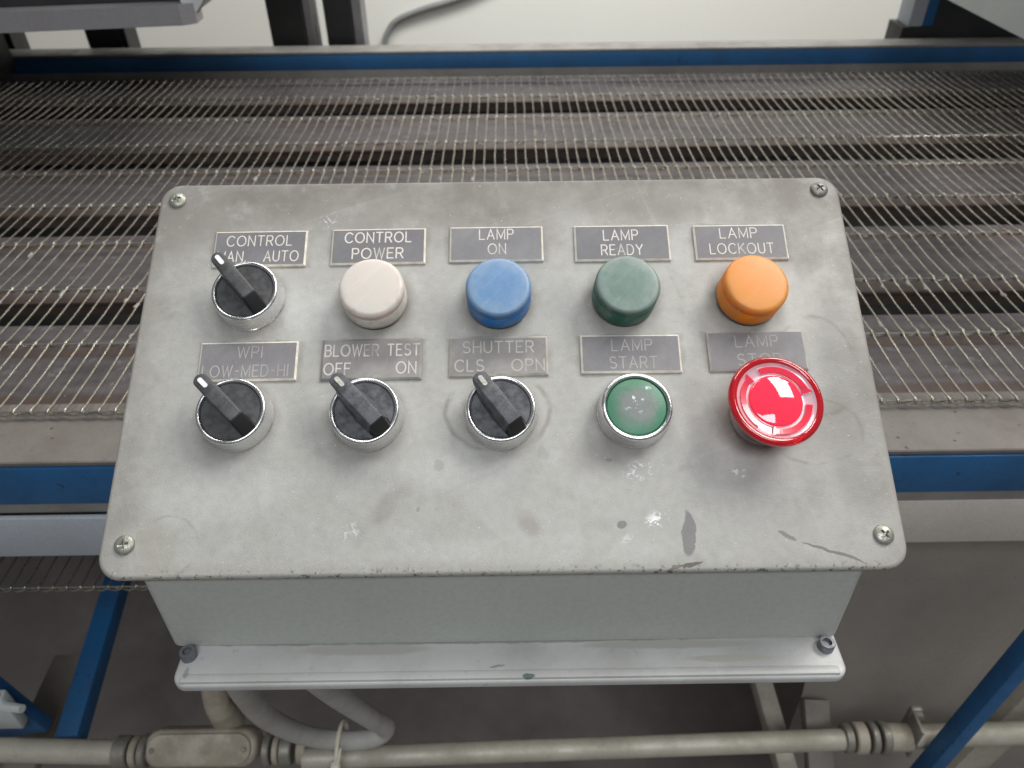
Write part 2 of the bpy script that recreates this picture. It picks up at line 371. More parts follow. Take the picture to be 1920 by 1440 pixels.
def letter_mat(name, col, back, spots=(), base=0.):
    t = NT(name); W = t.warp(180, .004); k = base
    for (x, y, rx, ry, amt) in spots:
        k = t.math('MAXIMUM', k, t.ramp(t.dist(W, (x, y), rx, ry), .45, 1.1, amt, 0))
    k = t.math('ADD', k, t.ramp(t.noise(500, 3), .5, .8, 0, .35))
    c = t.mix(k, col, back)
    return t.out(c, .55)
L_A = letter_mat("lettering_cream", (.70, .66, .60), (.2, .2, .21), ((.0005, -.0035, .006, .003, .35),))
L_B = letter_mat("lettering_faded", (.42, .39, .37), (.25, .24, .25), ((.012, -.0045, .008, .004, .5), (.004, .006, .006, .003, .5)), .12)
L_C = letter_mat("lettering_rubbed", (.60, .56, .53), (.31, .295, .285), ((.0000, .0042, .0050, .004, 1.), (.0165, .0055, .005, .003, .7), (-.0125, -.006, .005, .002, .75)), .05)
L_D = letter_mat("lettering_ghost", (.49, .46, .42), (.33, .32, .30), ((.009, .0042, .005, .003, .65), (.014, -.005, .006, .003, .6), (-.013, -.006, .004, .002, .6)), .2)
E_A = worn("laminate_edge_cream", (.74, .69, .60), (.50, .46, .39), 160, .5, amt=.7)
E_B = worn("laminate_edge_worn", (.48, .44, .39), (.30, .285, .26), 90, .5, amt=.9)
M_wall = worn("white_wall_paint", (.84, .84, .79), (.81, .805, .75), 1.2, .8, amt=.6, bump=.05)
M_floor = worn("concrete_floor", (.22, .195, .178), (.14, .122, .112), 5, .7, amt=.8, bump=.2)
M_panel = worn("pan_grey", (.62, .57, .52), (.48, .44, .40), 7, .5, .1, .7)
M_tan = worn("dusty_tan_bar", (.24, .21, .185), (.16, .14, .12), 20, .6)
M_blacksteel = worn("black_steel", (.018, .018, .02), (.035, .033, .03), 20, .5, .1, .6)
M_postedge = worn("post_edge_grey", (.24, .235, .24), (.15, .14, .14), 20, .5, .2)
M_alu = worn("dull_aluminium", (.42, .41, .43), (.30, .28, .29), 12, .4, .6, .6)
M_hood = worn("hood_grey_paint", (.58, .61, .60), (.48, .50, .49), 6, .5, amt=.5)
M_pipe = worn("galvanised_pipe", (.54, .51, .43), (.36, .33, .26), 22, .5, .25, .8, .3)
M_fit = worn("cast_fitting", (.48, .43, .35), (.32, .275, .21), 40, .55, .15, .9, .3)
M_nut = worn("fitting_steel", (.34, .32, .28), (.20, .185, .155), 60, .45, .5, .8)
M_hose = worn("grey_hose", (.50, .49, .46), (.38, .365, .34), 30, .5, amt=.7)
M_zip = worn("zip_tie_nylon", (.85, .80, .66), (.7, .65, .52), 60, .5)
M_cable = worn("grey_cable", (.25, .26, .26), (.2, .2, .2), 30, .5)

# ------------------------------------------------------------------ setting
def sheet(name, pts, mat):
    bm = bmesh.new(); bm.faces.new([bm.verts.new(p) for p in pts]); o = obj(name, bm, mat); o['kind'] = 'structure'; return o
sheet("floor", [(-6, -3, 0), (6, -3, 0), (6, 2.2, 0), (-6, 2.2, 0)], M_floor)
sheet("wall", [(-6, 2.2, 0), (6, 2.2, 0), (6, 2.2, 3.2), (-6, 2.2, 3.2)], M_wall)

# ------------------------------------------------------------------ conveyor
XL, XR = -1.15, 1.15
BZ = ZC - .33
conv = empty("conveyor", (0, .75, 0), "blue framed conveyor with a grey woven wire belt running behind the control box", "conveyor")
def L(o):          # put a world-space mesh under the conveyor root
    o.location = Vector(o.location) - conv.location; return o
RP = .07724; Y9 = .3893; WP = .01126
def belt_row_mesh(name, xa, xb, phase, jit=True):
    """one zigzag wire: straight strands joined by short hooked links, from y=0 (near rod) to y=RP (far rod)"""
    bm = bmesh.new(); n = int((xb-xa)/WP); pts = []; rads = []
    for i in range(n):
        x = xa + i*WP; dx = random.uniform(-.00035, .00035) if jit else 0; dz = random.uniform(-.0002, .0002)
        e = random.uniform(-.0004, .0004)
        near = [(x+dx+.0006, .0002, -.0016), (x+dx+.0003, -.0015, -.0002), (x+dx, -.0006, .0014+dz), (x+dx, .0018, .0015+dz), (x+dx, .0065, .0007+dz)]
        mid = [(x+dx+e, RP*.5, .0001+dz)]
        far = [(x+dx, RP-.0065, .0006+dz), (x+dx, RP-.0018, .0014+dz), (x+dx, RP+.0006, .0013+dz), (x+dx-.0003, RP+.0015, -.0003), (x+dx-.0006, RP-.0002, -.0017)]
        seq = near + mid + far; rad = [.0007, .0008, .00100, .0009, .00073, .00068, .00073, .0009, .00100, .0008, .0007]
        pts += seq[::-1] if (i + phase) % 2 else seq; rads += rad
    tube(bm, pts, rads, 5)
    me = bpy.data.meshes.new(name); bm.normal_update(); bm.to_mesh(me); bm.free()
    for p in me.polygons: p.use_smooth = True
    me.materials.append(M_wirebelt); return me
rowmesh = [belt_row_mesh("belt_row", XL, XR, k % 2) for k in range(4)]
def make_belt(name, z, rows, rowmeshes, drop=0):
    bm = bmesh.new()
    for k in range(rows + 1):
        y = Y9 + k*RP
        tube(bm, [(XL, y, z+.0003), (XR, y, z+.0003)], .00075, 6)
    o = L(obj(name, bm, M_wirebelt, conv, smooth=True)); 
    bm = bmesh.new()
    for i in range(int((XR-XL)/WP)):
        x = XL + i*WP; tube(bm, [(x, Y9-.0004, z-.0022), (x+WP*.5, Y9-.0024, z-.0012), (x+WP, Y9-.0010, z-.0005)], .0008, 5)
    obj('edge_wire', bm, M_wirebelt, o, smooth=True)
    for k in range(rows):
        r = bpy.data.objects.new("belt_row", rowmeshes[k % len(rowmeshes)]); C.objects.link(r); r.parent = o
        r.location = ((k*37 % 5)*.0004, Y9 + k*RP, z)
    return o
belt = make_belt("wire_belt", BZ, 9, rowmesh)
ret = make_belt("return_belt", ZC-.517, 9, rowmesh)
# edge wires at the near side
bm = bmesh.new(); rr = random.Random(3)
for _ in range(46):          # crusted residue on strands over the open gaps
    k = int(round(rr.uniform(-38, 38))); x = XL + round((k*WP - XL)/WP)*WP; y = rr.choice([.515, .52, .525, .53, .47, .60, .67, .75])+rr.uniform(-.006, .006)
    for j in range(rr.randint(2, 4)):
        r = bmesh.ops.create_icosphere(bm, subdivisions=1, radius=rr.uniform(.0009, .0018))
        for v in r['verts']: v.co = Vector((v.co.x*.9, v.co.y*1.7, v.co.z*.8)) + Vector((x+rr.uniform(-.0008, .0008), y+j*.0022, BZ+.0006))
res = L(obj("residue", bm, worn("pale_residue", (.36, .36, .33), (.25, .24, .21), 200, .8), conv)); res['kind'] = 'stuff'
# deck plates below the belt
DZ = ZC - .3385
decks = [(.347, .4045), (.4056, .4632), (.4646, .5080), (.5385, .6280), (.6296, .6575), (.6965, .7850), (.7866, .8140), (.8540, .9400), (.9416, .9730), (1.0120, 1.0860)]
for i, (a, b) in enumerate(decks):
    bm = bmesh.new()
    add_box(bm, XL, XR, 0, b-a, -.004, 0, .0008, seg=1)
    if i != 0: add_box(bm, XL, XR, .0005, .0035, -.013, -.0045)
    L(obj("deck_plate", bm, M_ledge if i == 0 else M_deck, conv, loc=(0, a, DZ + (.0035 if i == 0 else 0) - (.002 if i in (2, 4, 6, 8) else 0))))
L(box("deck_edge", XL, XR, 1.0865, 1.1145, ZC-.345, ZC-.3378, M_deck, conv))
L(box('rail_skirt', XL, XR, 1.1152, 1.1190, ZC-.3400, ZC-.3267, M_greyrail, conv))
# near side frame
L(box("side_rail", XL, XR, .3460, .3900, ZC-.3722, ZC-.3395, M_blue, conv, bev=.0012))
bm = bmesh.new(); vs = add_box(bm, XL, XR, .330, .343, 0, .004, .001)
L(box("rail_foot", XL, XR, .3475, .3900, ZC-.3812, ZC-.3725, M_greyrail, conv))
L(box("guard_strip", XL, .16, .3420, .3460, ZC-.4195, ZC-.3815, M_strip, conv, bev=.001)); bm.free()
L(box("guard_strip", .161, XR, .3470, .3500, ZC-.4240, ZC-.3815, M_panel, conv, bev=.001, label="brownish grey lower guard strip right of the control box"))
# far side frame
L(box("side_rail", XL, XR, 1.1150, 1.1190, ZC-.3265, ZC-.3060, M_blue, conv, bev=.0008))
L(box("rail_cap", XL, XR, 1.1145, 1.1480, ZC-.3058, ZC-.3025, M_greyrail, conv, bev=.0008))
L(box("rail_web", XL, XR, 1.1195, 1.1440, ZC-.400, ZC-.3062, M_blacksteel, conv))
# uprights behind the far rail
for x0, x1, wd in ((-.333, -.283, .012), (-.2535, -.2150, .014), (-.596, -.548, .008), (-.765, -.712, .008)):
    bm = bmesh.new(); add_box(bm, x0, x1, 1.170, 1.215, .0, ZC+.5, .001, seg=1)
    p = L(obj("post", bm, M_blacksteel, conv))
    bm = bmesh.new(); add_box(bm, x1+.0005, x1+wd, 1.172, 1.212, .0, ZC+.5, .001, seg=1)
    e = obj("post_edge", bm, M_postedge if wd > .01 else M_blacksteel, p)
# legs and braces under the near side
def beam(name, a, b, wx, wy, mat, parent=conv, bev=.001, **k):
    a, b = Vector(a), Vector(b); d = b-a; Lh = d.length; z = d.normalized()
    x = (Vector((1, 0, 0)) - z*z.x).normalized() if abs(z.x) < .9 else Vector((0, 1, 0)); y = z.cross(x)
    M = Matrix((( x.x, y.x, z.x, a.x), (x.y, y.y, z.y, a.y), (x.z, y.z, z.z, a.z), (0, 0, 0, 1)))
    bm = bmesh.new(); add_box(bm, -wx/2, wx/2, -wy/2, wy/2, 0, Lh, bev, M=M, seg=2)
    o = obj(name, bm, mat, parent, smooth=True, **k)
    return L(o) if parent is conv else o
def zz(p): return (p[0], p[1], ZC+p[2])
beam("leg", zz((.3605, .2975, -.424)), zz((.3014, .2975, -1.228)), .0120, .015, M_blue)
beam("leg", zz((-.512, .352, -.424)), zz((-.4515, .352, -.675)), .075, .012, M_blue, label="broad blue gusset at the left under the return belt")
beam("leg", zz((.4915, .375, -.50)), zz((.4100, .375, -1.228)), .034, .034, M_pipe, label="tan grey tubular leg at the lower right")
beam("cross_member", zz((-.383, .33, -.652)), zz((-.416, .60, -.640)), .019, .020, M_blue)
beam("cross_member", zz((-.466, .33, -.735)), zz((-.4675, .46, -.73)), .030, .012, M_tan, label="tan cross bar left of the blue cross member")
beam("cross_member", zz((.2420, .20, -.70)), zz((.2420, 1.0, -.70)), .017, .017, M_pipe, label="thin tan cross bar behind the conduit")
beam("cross_member", zz((.2640, .24, -.742)), zz((.2700, .3605, -.655)), .022, .012, M_tan, label="grey cross bar behind the conduit")
# sloped pan below the right half
bm = bmesh.new(); prof = []
for k in range(29):
    u = k/14; prof.append((.376 + .012*math.sin(u*PI*.9) - .006*math.exp(-((u-1.02)/.16)**2), ZC-.428-.235*u))

cols = [[bm.verts.new((x, y, z)) for y, z in prof] for x in (.266, XR)]
for i in range(len(prof)-1): bm.faces.new((cols[0][i], cols[0][i+1], cols[1][i+1], cols[1][i]))
bmesh.ops.solidify(bm, geom=bm.faces[:], thickness=.002)
L(obj("drip_pan", bm, M_panel, conv, smooth=True))
L(box("drip_pan_lip", .262, XR, .3650, .3745, ZC-.4275, ZC-.4245, M_blue, conv))
# soft-cornered sheet in floor colour, added to darken the space under the machine
bm = bmesh.new(); prof = [(.98, ZC-.56), (.98, .55)] + [(.43+.55*math.cos(k/12*PI/2), .55-.545*math.sin(k/12*PI/2)) for k in range(1, 13)] + [(-.2, .005)]
cols = [[bm.verts.new((x, y, z)) for y, z in prof] for x in (XL-.2, XR+.2)]
for i in range(len(prof)-1): bm.faces.new((cols[0][i], cols[1][i], cols[1][i+1], cols[0][i+1]))
L(obj("added_shade_sheet", bm, M_floor, conv, smooth=True))
L(box("gap_shade_sheet", XL, XR, .3960, 1.1150, ZC-.4300, ZC-.4270, M_blacksteel, conv))  # black sheet added below the decks to keep their gaps dark
L(box("gap_shade_strip", XL, .26, .3490, .3520, ZC-.4190, ZC-.3815, M_blacksteel, conv))  # black backing added behind the guard strip to darken the slit above it

# ------------------------------------------------------------------ hoods over the belt
hl = empty("curing_hood", (-.7, .98, ZC-.2), "dark curing hood with a dull aluminium lip over the left end of the belt", "hood")
def under(o, root): o.location = Vector(o.location) - root.location; return o
def ch(o): return under(o, hl)
X1 = -.3130
bm = bmesh.new(); prism(bm, [(XL-.3, .703), (X1-.012, .8365), (X1, .8450), (X1, .866), (XL-.3, .728)], ZC-.2000, ZC-.1810); ch(obj("lip", bm, M_alu, hl))
bm = bmesh.new(); prism(bm, [(XL-.3, .722), (X1-.004, .8560), (X1-.004, 1.16), (XL-.3, 1.16)], ZC-.1805, ZC+.35); ch(obj("housing", bm, M_blacksteel, hl))
bm = bmesh.new()
for_ = [(X1+.0012, -.1900), (X1+.0900, -.0900), (X1-.0050, -.0900), (X1-.0120, -.1800)]
fa = [bm.verts.new((x, .8462 if z > -.185 else .8462, ZC+z)) for x, z in for_]; fb = [bm.verts.new((x, 1.12, ZC+z)) for x, z in for_]
for i in range(4): bm.faces.new((fa[i], fa[(i+1) % 4], fb[(i+1) % 4], fb[i]))
bm.faces.new(fa[::-1]); bm.faces.new(fb); bmesh.ops.recalc_face_normals(bm, faces=bm.faces[:])
ch(obj("end_flap", bm, M_hood, hl))
M_rust = worn("rusty_edge", (.22, .12, .07), (.12, .08, .06), 80, .7)
bm = bmesh.new(); tube(bm, [(X1+.0022, .8470, ZC-.1905), (X1+.0912, .8465, ZC-.0900)], .0007, 6); ch(obj("flap_edge", bm, M_rust, hl))
ch(box("inner_shield", -1.05, -.675, .965, .970, ZC-.318, ZC-.182, M_blue, hl))
ch(box("side_shield", -.680, -.675, .90, 1.110, ZC-.318, ZC-.182, M_blacksteel, hl))
hr = empty("machine_hood", (.9, .9, ZC-.2), "pale grey machine hood covering the right end of the belt", "hood")
def cr(o): return under(o, hr)
cr(box("side_panel", .4800, .4840, .50, 1.16, ZC-.2000, ZC+.35, M_hood, hr, bev=.001))
cr(box("housing", .4842, XR+.3, .80, 1.16, ZC+.0500, ZC+.35, M_blacksteel, hr))
cr(box("back_panel", .6050, XR+.3, 1.1610, 1.175, ZC-.345, ZC+.35, M_blacksteel, hr))
p = cr(box("post", .5700, .5900, 1.1600, 1.200, ZC-.2900, ZC+.35, M_strip, hr, bev=.001))
cr(box("post_stripe", .5903, .6045, 1.1600, 1.200, ZC-.2900, ZC+.35, M_blue, hr, bev=.001))
cr(box("foot_block", .5620, .6045, 1.1580, 1.205, ZC-.345, ZC-.2903, M_blacksteel, hr))

# ------------------------------------------------------------------ cable on the wall
bm = bmesh.new(); tube(bm, spline([zz(p) for p in ((-.332, 2.19, -.75), (-.324, 2.19, -.588), (-.3106, 2.19, -.545), (-.2836, 2.19, -.5163), (-.2182, 2.188, -.4911), (-.1331, 2.188, -.469), (-.0628, 2.188, -.4445), (.10, 2.188, -.37))]), .0078, 12)
tag(obj("wall_cable", bm, M_cable, smooth=True), "grey cable curving across the bright white wall", "cable")

# ------------------------------------------------------------------ conduit under the box
cd = empty("conduit", (-.05, .315, ZC-.64), "horizontal metal conduit with cast fittings below the control box", "pipe")
def cc(o): return under(o, cd)
def pipe(name, a, b, r, mat, n=20):
    bm = bmesh.new(); tube(bm, [zz(a), zz(b)], r, n); return cc(obj(name, bm, mat, cd, smooth=True))
pipe("pipe_left", (-.62, .324, -.64), (-.322, .3137, -.64), .0098, M_pipe)
pipe("pipe", (-.175, .3064, -.64), (.2807, .316, -.64), .0087, M_pipe)
pipe("pipe", (.335, .3175, -.64), (.60, .322, -.64), .0095, M_pipe)
def ring(c, r, wd, mat, name="coupling_ring"):
    bm = bmesh.new(); M = Matrix.Translation(Vector(zz(c))) @ Matrix.Rotation(PI/2, 4, 'Y')
    lathe(bm, [(r-.0012, -wd/2), (r, -wd/2+.001), (r, wd/2-.001), (r-.0012, wd/2)], 28, M=M); return cc(obj(name, bm, mat, cd, smooth=True))
for x, r, wd, m in ((-.3270, .0128, .012, M_nut), (-.3165, .0122, .006, M_fit), (-.3085, .0135, .006, M_nut), (-.206, .0130, .006, M_nut), (-.1985, .0118, .005, M_fit), (-.190, .0125, .010, M_nut), (-.177, .0118, .008, M_fit),
                    (.2795, .0118, .007, M_nut), (.290, .0128, .010, M_fit), (.301, .0130, .006, M_nut), (.310, .0134, .007, M_nut), (.323, .0115, .020, M_fit)):
    ring((x, .3145 if x < 0 else .317, -.64), r, wd, m)
bm = bmesh.new()
def oblong(x0, x1, y0, y1): return lambda i: rrect(x0+i, x1-i, y0+i, y1-i, min((y1-y0)/2-.0005, .013)-i*.9, 8)
rounded_slab(bm, oblong(-.308, -.214, -.0150, .0150), -.018, .006, .005)
lb = cc(obj("conduit_body", bm, M_fit, cd, smooth=True)); lb.matrix_local = Matrix.Translation(Vector((.05, .0005, .003))) @ Matrix.Rotation(math.radians(38), 4, 'X')
bm = bmesh.new(); rounded_slab(bm, oblong(-.304, -.218, -.0125, .0125), .0062, .0092, .0014)
cv = obj("cover", bm, M_fit, lb, smooth=True)
for x in (-.299, -.223):
    bm = bmesh.new(); lathe(bm, [(.0021, .0093), (.0021, .0103), (.0015, .0107)], 12, M=Matrix.Translation((x, 0, 0))); obj("cover_screw", bm, M_nut, lb)
bm = bmesh.new(); tube(bm, [zz((-.2440, .3370, -.640)), zz((-.2448, .3370, -.622)), zz((-.2452, .3340, -.603)), zz((-.2448, .3370, -.590)), zz((-.2446, .3390, -.575)), zz((-.2440, .345, -.50))], [.0125, .0122, .0100, .0102, .0085, .0082], 20)
cc(obj("connector", bm, M_fit, cd, smooth=True))
# hose loop
bm = bmesh.new(); hp = [(-.1401, .2127, -.34), (-.1640, .2511, -.44), (-.1741, .2784, -.52), (-.1646, .3002, -.588), (-.1416, .3110, -.6195), (-.1166, .3150, -.624), (-.1050, .3170, -.612), (-.1095, .3029, -.57), (-.1175, .2673, -.47), (-.1100, .2224, -.36), (-.1100, .215, -.312)]
tube(bm, spline([zz(p) for p in hp], 8), .0077, 16)
tag(obj("hose", bm, M_hose, smooth=True), "grey flexible hose looping down below the front flange of the control box", "hose")
bm = bmesh.new(); c0 = Vector(zz((-.143, .309, -.6300)))
for k in range(1):
    tube(bm, [c0 + Vector((.001, .021*math.cos(a), .021*math.sin(a))) for a in [2*PI*i/24 for i in range(25)]], .0017, 6)
add_box(bm, c0.x-.0032, c0.x+.0042, c0.y-.0245, c0.y-.0165, c0.z+.006, c0.z+.0135, .0012)
tube(bm, [c0+Vector((.001, -.020, .011)), c0+Vector((.004, -.018, .020)), c0+Vector((.0055, -.012, .026))], [.0016, .0014, .0008], 6)
tag(obj("zip_tie", bm, M_zip, smooth=True), "cream nylon zip tie strapping the grey hose to the conduit", "cable tie")
# strut clamp at right
bm = bmesh.new(); add_box(bm, .3310, .3335, .307, .331, ZC-.655, ZC-.614, .001); add_box(bm, .3300, .3400, .325, .331, ZC-.625, ZC-.612, .002)
lathe(bm, [(.005, 0), (.005, .004), (.003, .005)], 6, M=Matrix.Translation((.336, .3255, ZC-.6185)) @ Matrix.Rotation(PI/2, 4, 'X'))
tag(obj("pipe_clamp", bm, M_nut, smooth=True), "small rusty strut clamp on the conduit beside the blue leg", "clamp")
bm = bmesh.new(); add_box(bm, -.450, -.4200, .335, .345, ZC-.640, ZC-.592, .002); 
tube(bm, [zz((-.428, .336, -.602)), zz((-.402, .330, -.597))], [.0045, .0035], 8); tube(bm, [zz((-.425, .336, -.590)), zz((-.430, .330, -.572))], [.004, .003], 8)
tag(obj("clamp_bracket", bm, M_hood, smooth=True), "pale grey clamp bolted to the blue gusset at the left edge", "clamp")

# ------------------------------------------------------------------ control box
BX = -.0033
SL = .53264
root = empty("control_box", (BX, .26, ZC-.299), "worn grey sloped control box with ten labelled switches, lamps and buttons", "control box")
LO = Vector((0, .1967-.26, (ZC-.23515)-(ZC-.299)))           # lid origin (lower screw row, centre) in root space
LM = Matrix.Translation(LO) @ Matrix.Rotation(SL, 4, 'X')
def onlid(o, a, b, rotz=0, n=0, tilt=None):
    o.parent = root
    M = LM @ Matrix.Translation((a/1000, b/1000, n/1000)) @ Matrix.Rotation(rotz, 4, 'Z')
    if tilt: M = M @ Matrix.Rotation(tilt[0], 4, 'X') @ Matrix.Rotation(tilt[1], 4, 'Y')
    o.matrix_local = M; return o
# body: side profile extruded in x, vertical corners rounded
def body_outline(i): return rrect(-.1440+i, .1440-i, .190-.26+i, .331-.26-i, max(.0045-i, .0005), 6)
bm = bmesh.new(); zb = .0052
ol = body_outline(0)
lo_ = [bm.verts.new((x, y, zb)) for x, y in ol]; hi_ = [bm.verts.new((x, y, LO.z + (y-LO.y)*math.tan(SL) - .0052)) for x, y in ol]
for i in range(len(ol)): bm.faces.new((lo_[i], lo_[(i+1) % len(ol)], hi_[(i+1) % len(ol)], hi_[i]))
bm.faces.new(lo_[::-1]); bm.faces.new(hi_)
obj("box_body", bm, M_body, root, smooth=True)
# flange with a front bead
bm = bmesh.new(); rounded_slab(bm, lambda i: rrect(-.1385+i, .1425-i, .1712-.26+i, .349-.26-i, .006-i*.8, 6), .0002, .0050, .0015)
add_box(bm, -.1350, .1390, .1722-.26, .1762-.26, .0040, .0062, .0010)
obj("flange", bm, M_flange, root, smooth=True)
for x in (-.1345, .1365):
    bm = bmesh.new(); lathe(bm, [(.0034, .0045), (.0034, .0085), (.0031, .0091), (.0019, .0091), (.0018, .0074)], 24)
    o = obj("flange_bolt", bm, M_bolt, root, smooth=True, loc=(x, .1850-.26, 0))
# lid
bm = bmesh.new(); rounded_slab(bm, lambda i: rrect(-.1575+i, .1575-i, -.0133+i, .1672-i, .0095-i*.8, 8), -.0048, 0, .0019)
bm.faces.ensure_lookup_table()
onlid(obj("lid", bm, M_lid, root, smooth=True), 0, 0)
# cross head screws
def screw_mesh(cut=True):
    bm = bmesh.new(); R_ = 4.0; N = 30; grid = {}
    for i in range(N+1):
        for j in range(N+1):
            u, v = (i/N*2-1), (j/N*2-1)
            x = u*math.sqrt(1-v*v/2)*R_; y = v*math.sqrt(1-u*u/2)*R_; r = math.hypot(x, y)
            z = 1.9*math.sqrt(max(0, 1-(r/(R_*1.02))**2))+.15
            k = 0
            for p_, q_ in ((x, y), (y, x)):
                if abs(p_) < .42 and abs(q_) < 2.1: k = max(k, min(1, (2.1-abs(q_))/1.2)*min(1, (.42-abs(p_))/.1))
            z -= 1.35*k
            grid[i, j] = bm.verts.new((x/1000, y/1000, z/1000))
    for i in range(N):
        for j in range(N): bm.faces.new((grid[i, j], grid[i+1, j], grid[i+1, j+1], grid[i, j+1]))
    rim = [(i, 0) for i in range(N)] + [(N, j) for j in range(N)] + [(N-i, N) for i in range(N)] + [(0, N-j) for j in range(N)]
    lowv = [bm.verts.new((grid[k].co.x, grid[k].co.y, -.0005)) for k in rim]
    for i in range(len(rim)):
        a, b = grid[rim[i]], grid[rim[(i+1) % len(rim)]]; bm.faces.new((a, lowv[i], lowv[(i+1) % len(rim)], b))
    bm.faces.new(lowv)
    me = bpy.data.meshes.new("lid_screw"); bm.normal_update(); bm.to_mesh(me); bm.free()
    return me
for (a, b, an, mt, lb_) in ((-149, 157.9, .45, M_screw, None), (148.2, 159.6, .6, M_screwdark, "dull dark cross head screw at the top right of the lid"), (-147.5, 0, .25, M_screw, None), (148.6, -.1, .7, M_screw, None)):
    o = obj_me("lid_screw", screw_mesh(), mt, None, True, label=lb_); onlid(o, a, b, an, 0)

# ---- single stroke engraving font: letters on a 1-high cell
def arc(cx_, cy_, rx, ry, a0, a1, n=14): return [(cx_+rx*math.cos(math.radians(a0+(a1-a0)*k/n)), cy_+ry*math.sin(math.radians(a0+(a1-a0)*k/n))) for k in range(n+1)]
F = {
 'A': (.74, [[(0, 0), (.37, 1), (.74, 0)], [(.13, .35), (.61, .35)]]),
 'B': (.62, [[(0, 0), (0, 1), (.38, 1)] + arc(.38, .76, .22, .24, 90, -90)[1:] + [(0, .52)], [(.38, .52)] + arc(.38, .26, .25, .26, 90, -90)[1:] + [(0, 0)]]),
 'C': (.78, [arc(.43, .5, .43, .5, 42, 318, 24)]),
 'D': (.68, [[(0, 0), (0, 1), (.28, 1)] + arc(.28, .5, .40, .5, 90, -90, 18)[1:] + [(0, 0)]]),
 'E': (.56, [[(.56, 1), (0, 1), (0, 0), (.56, 0)], [(0, .52), (.46, .52)]]),
 'F': (.54, [[(.54, 1), (0, 1), (0, 0)], [(0, .52), (.44, .52)]]),
 'H': (.66, [[(0, 0), (0, 1)], [(.66, 0), (.66, 1)], [(0, .52), (.66, .52)]]),
 'I': (.04, [[(.02, 0), (.02, 1)]]),
 'K': (.64, [[(0, 0), (0, 1)], [(.60, 1), (.02, .42)], [(.2, .58), (.64, 0)]]),
 'L': (.52, [[(0, 1), (0, 0), (.52, 0)]]),
 'M': (.80, [[(0, 0), (0, 1), (.40, .12), (.80, 1), (.80, 0)]]),
 'N': (.68, [[(0, 0), (0, 1), (.68, 0), (.68, 1)]]),
 'O': (.90, [arc(.45, .5, .45, .5, 90, 450, 30)]),
 'P': (.60, [[(0, 0), (0, 1), (.36, 1)] + arc(.36, .74, .24, .26, 90, -90)[1:] + [(0, .48)]]),
 'R': (.64, [[(0, 0), (0, 1), (.38, 1)] + arc(.38, .74, .24, .26, 90, -90)[1:] + [(0, .48)], [(.34, .48), (.64, 0)]]),
 'S': (.64, [arc(.33, .75, .28, .25, 35, 270, 14) + arc(.33, .25, .30, .25, 90, -145, 14)[1:]]),
 'T': (.66, [[(0, 1), (.66, 1)], [(.33, 1), (.33, 0)]]),
 'U': (.66, [[(0, 1), (0, .33)] + arc(.33, .33, .33, .33, 180, 360, 16)[1:] + [(.66, 1)]]),
 'W': (1.0, [[(0, 1), (.25, 0), (.5, .95), (.75, 0), (1.0, 1)]]),
 'Y': (.70, [[(0, 1), (.35, .48), (.70, 1)], [(.35, .48), (.35, 0)]]),
 '-': (.42, [[(.04, .5), (.38, .5)]]), '.': (.06, [[(0, 0), (.06, .04)]]), ' ': (.42, [])}
def ribbon(bm, pts, wd, z, closed):
    P = [Vector((x, y)) for x, y in pts]; n = len(P); prev = None; first = None
    if not closed:
        P[0] = P[0] + (P[0]-P[1]).normalized()*wd*.35; P[-1] = P[-1] + (P[-1]-P[-2]).normalized()*wd*.35
    rows = []
    for i in range(n):
        if closed and i == n-1: rows.append(rows[0]); break
        a = P[i-1] if i else (P[-2] if closed else P[0]); b = P[i+1] if i < n-1 else P[-1]
        d1 = (P[i]-a).normalized() if (P[i]-a).length > 1e-9 else (b-P[i]).normalized()
        d2 = (b-P[i]).normalized() if (b-P[i]).length > 1e-9 else d1
        m = Vector((-(d1+d2).y, (d1+d2).x)).normalized(); k = wd/2/max(.35, m.dot(Vector((-d2.y, d2.x))))
        rows.append((bm.verts.new((P[i].x+m.x*k, P[i].y+m.y*k, z)), bm.verts.new((P[i].x-m.x*k, P[i].y-m.y*k, z))))
    for r, s in zip(rows, rows[1:]): bm.faces.new((r[1], s[1], s[0], r[0]))
def text(bm, s, xc_, width, yc_, h, wd, z0):
    gap = .30; tot = sum(F[c][0] for c in s) + gap*(len(s)-1)
    hx = width/tot; x = xc_-width/2; q = 0
    for c in s:
        wdt, strokes = F[c]
        for st in strokes:
            closed = len(st) > 8 and math.hypot(st[0][0]-st[-1][0], st[0][1]-st[-1][1]) < 1e-6
            ribbon(bm, [(x+px*hx + random.uniform(-.0, .0), yc_-h/2+py*h) for px, py in st], wd, z0 + (q % 5)*.012, closed); q += 1
        x += (wdt+gap)*hx
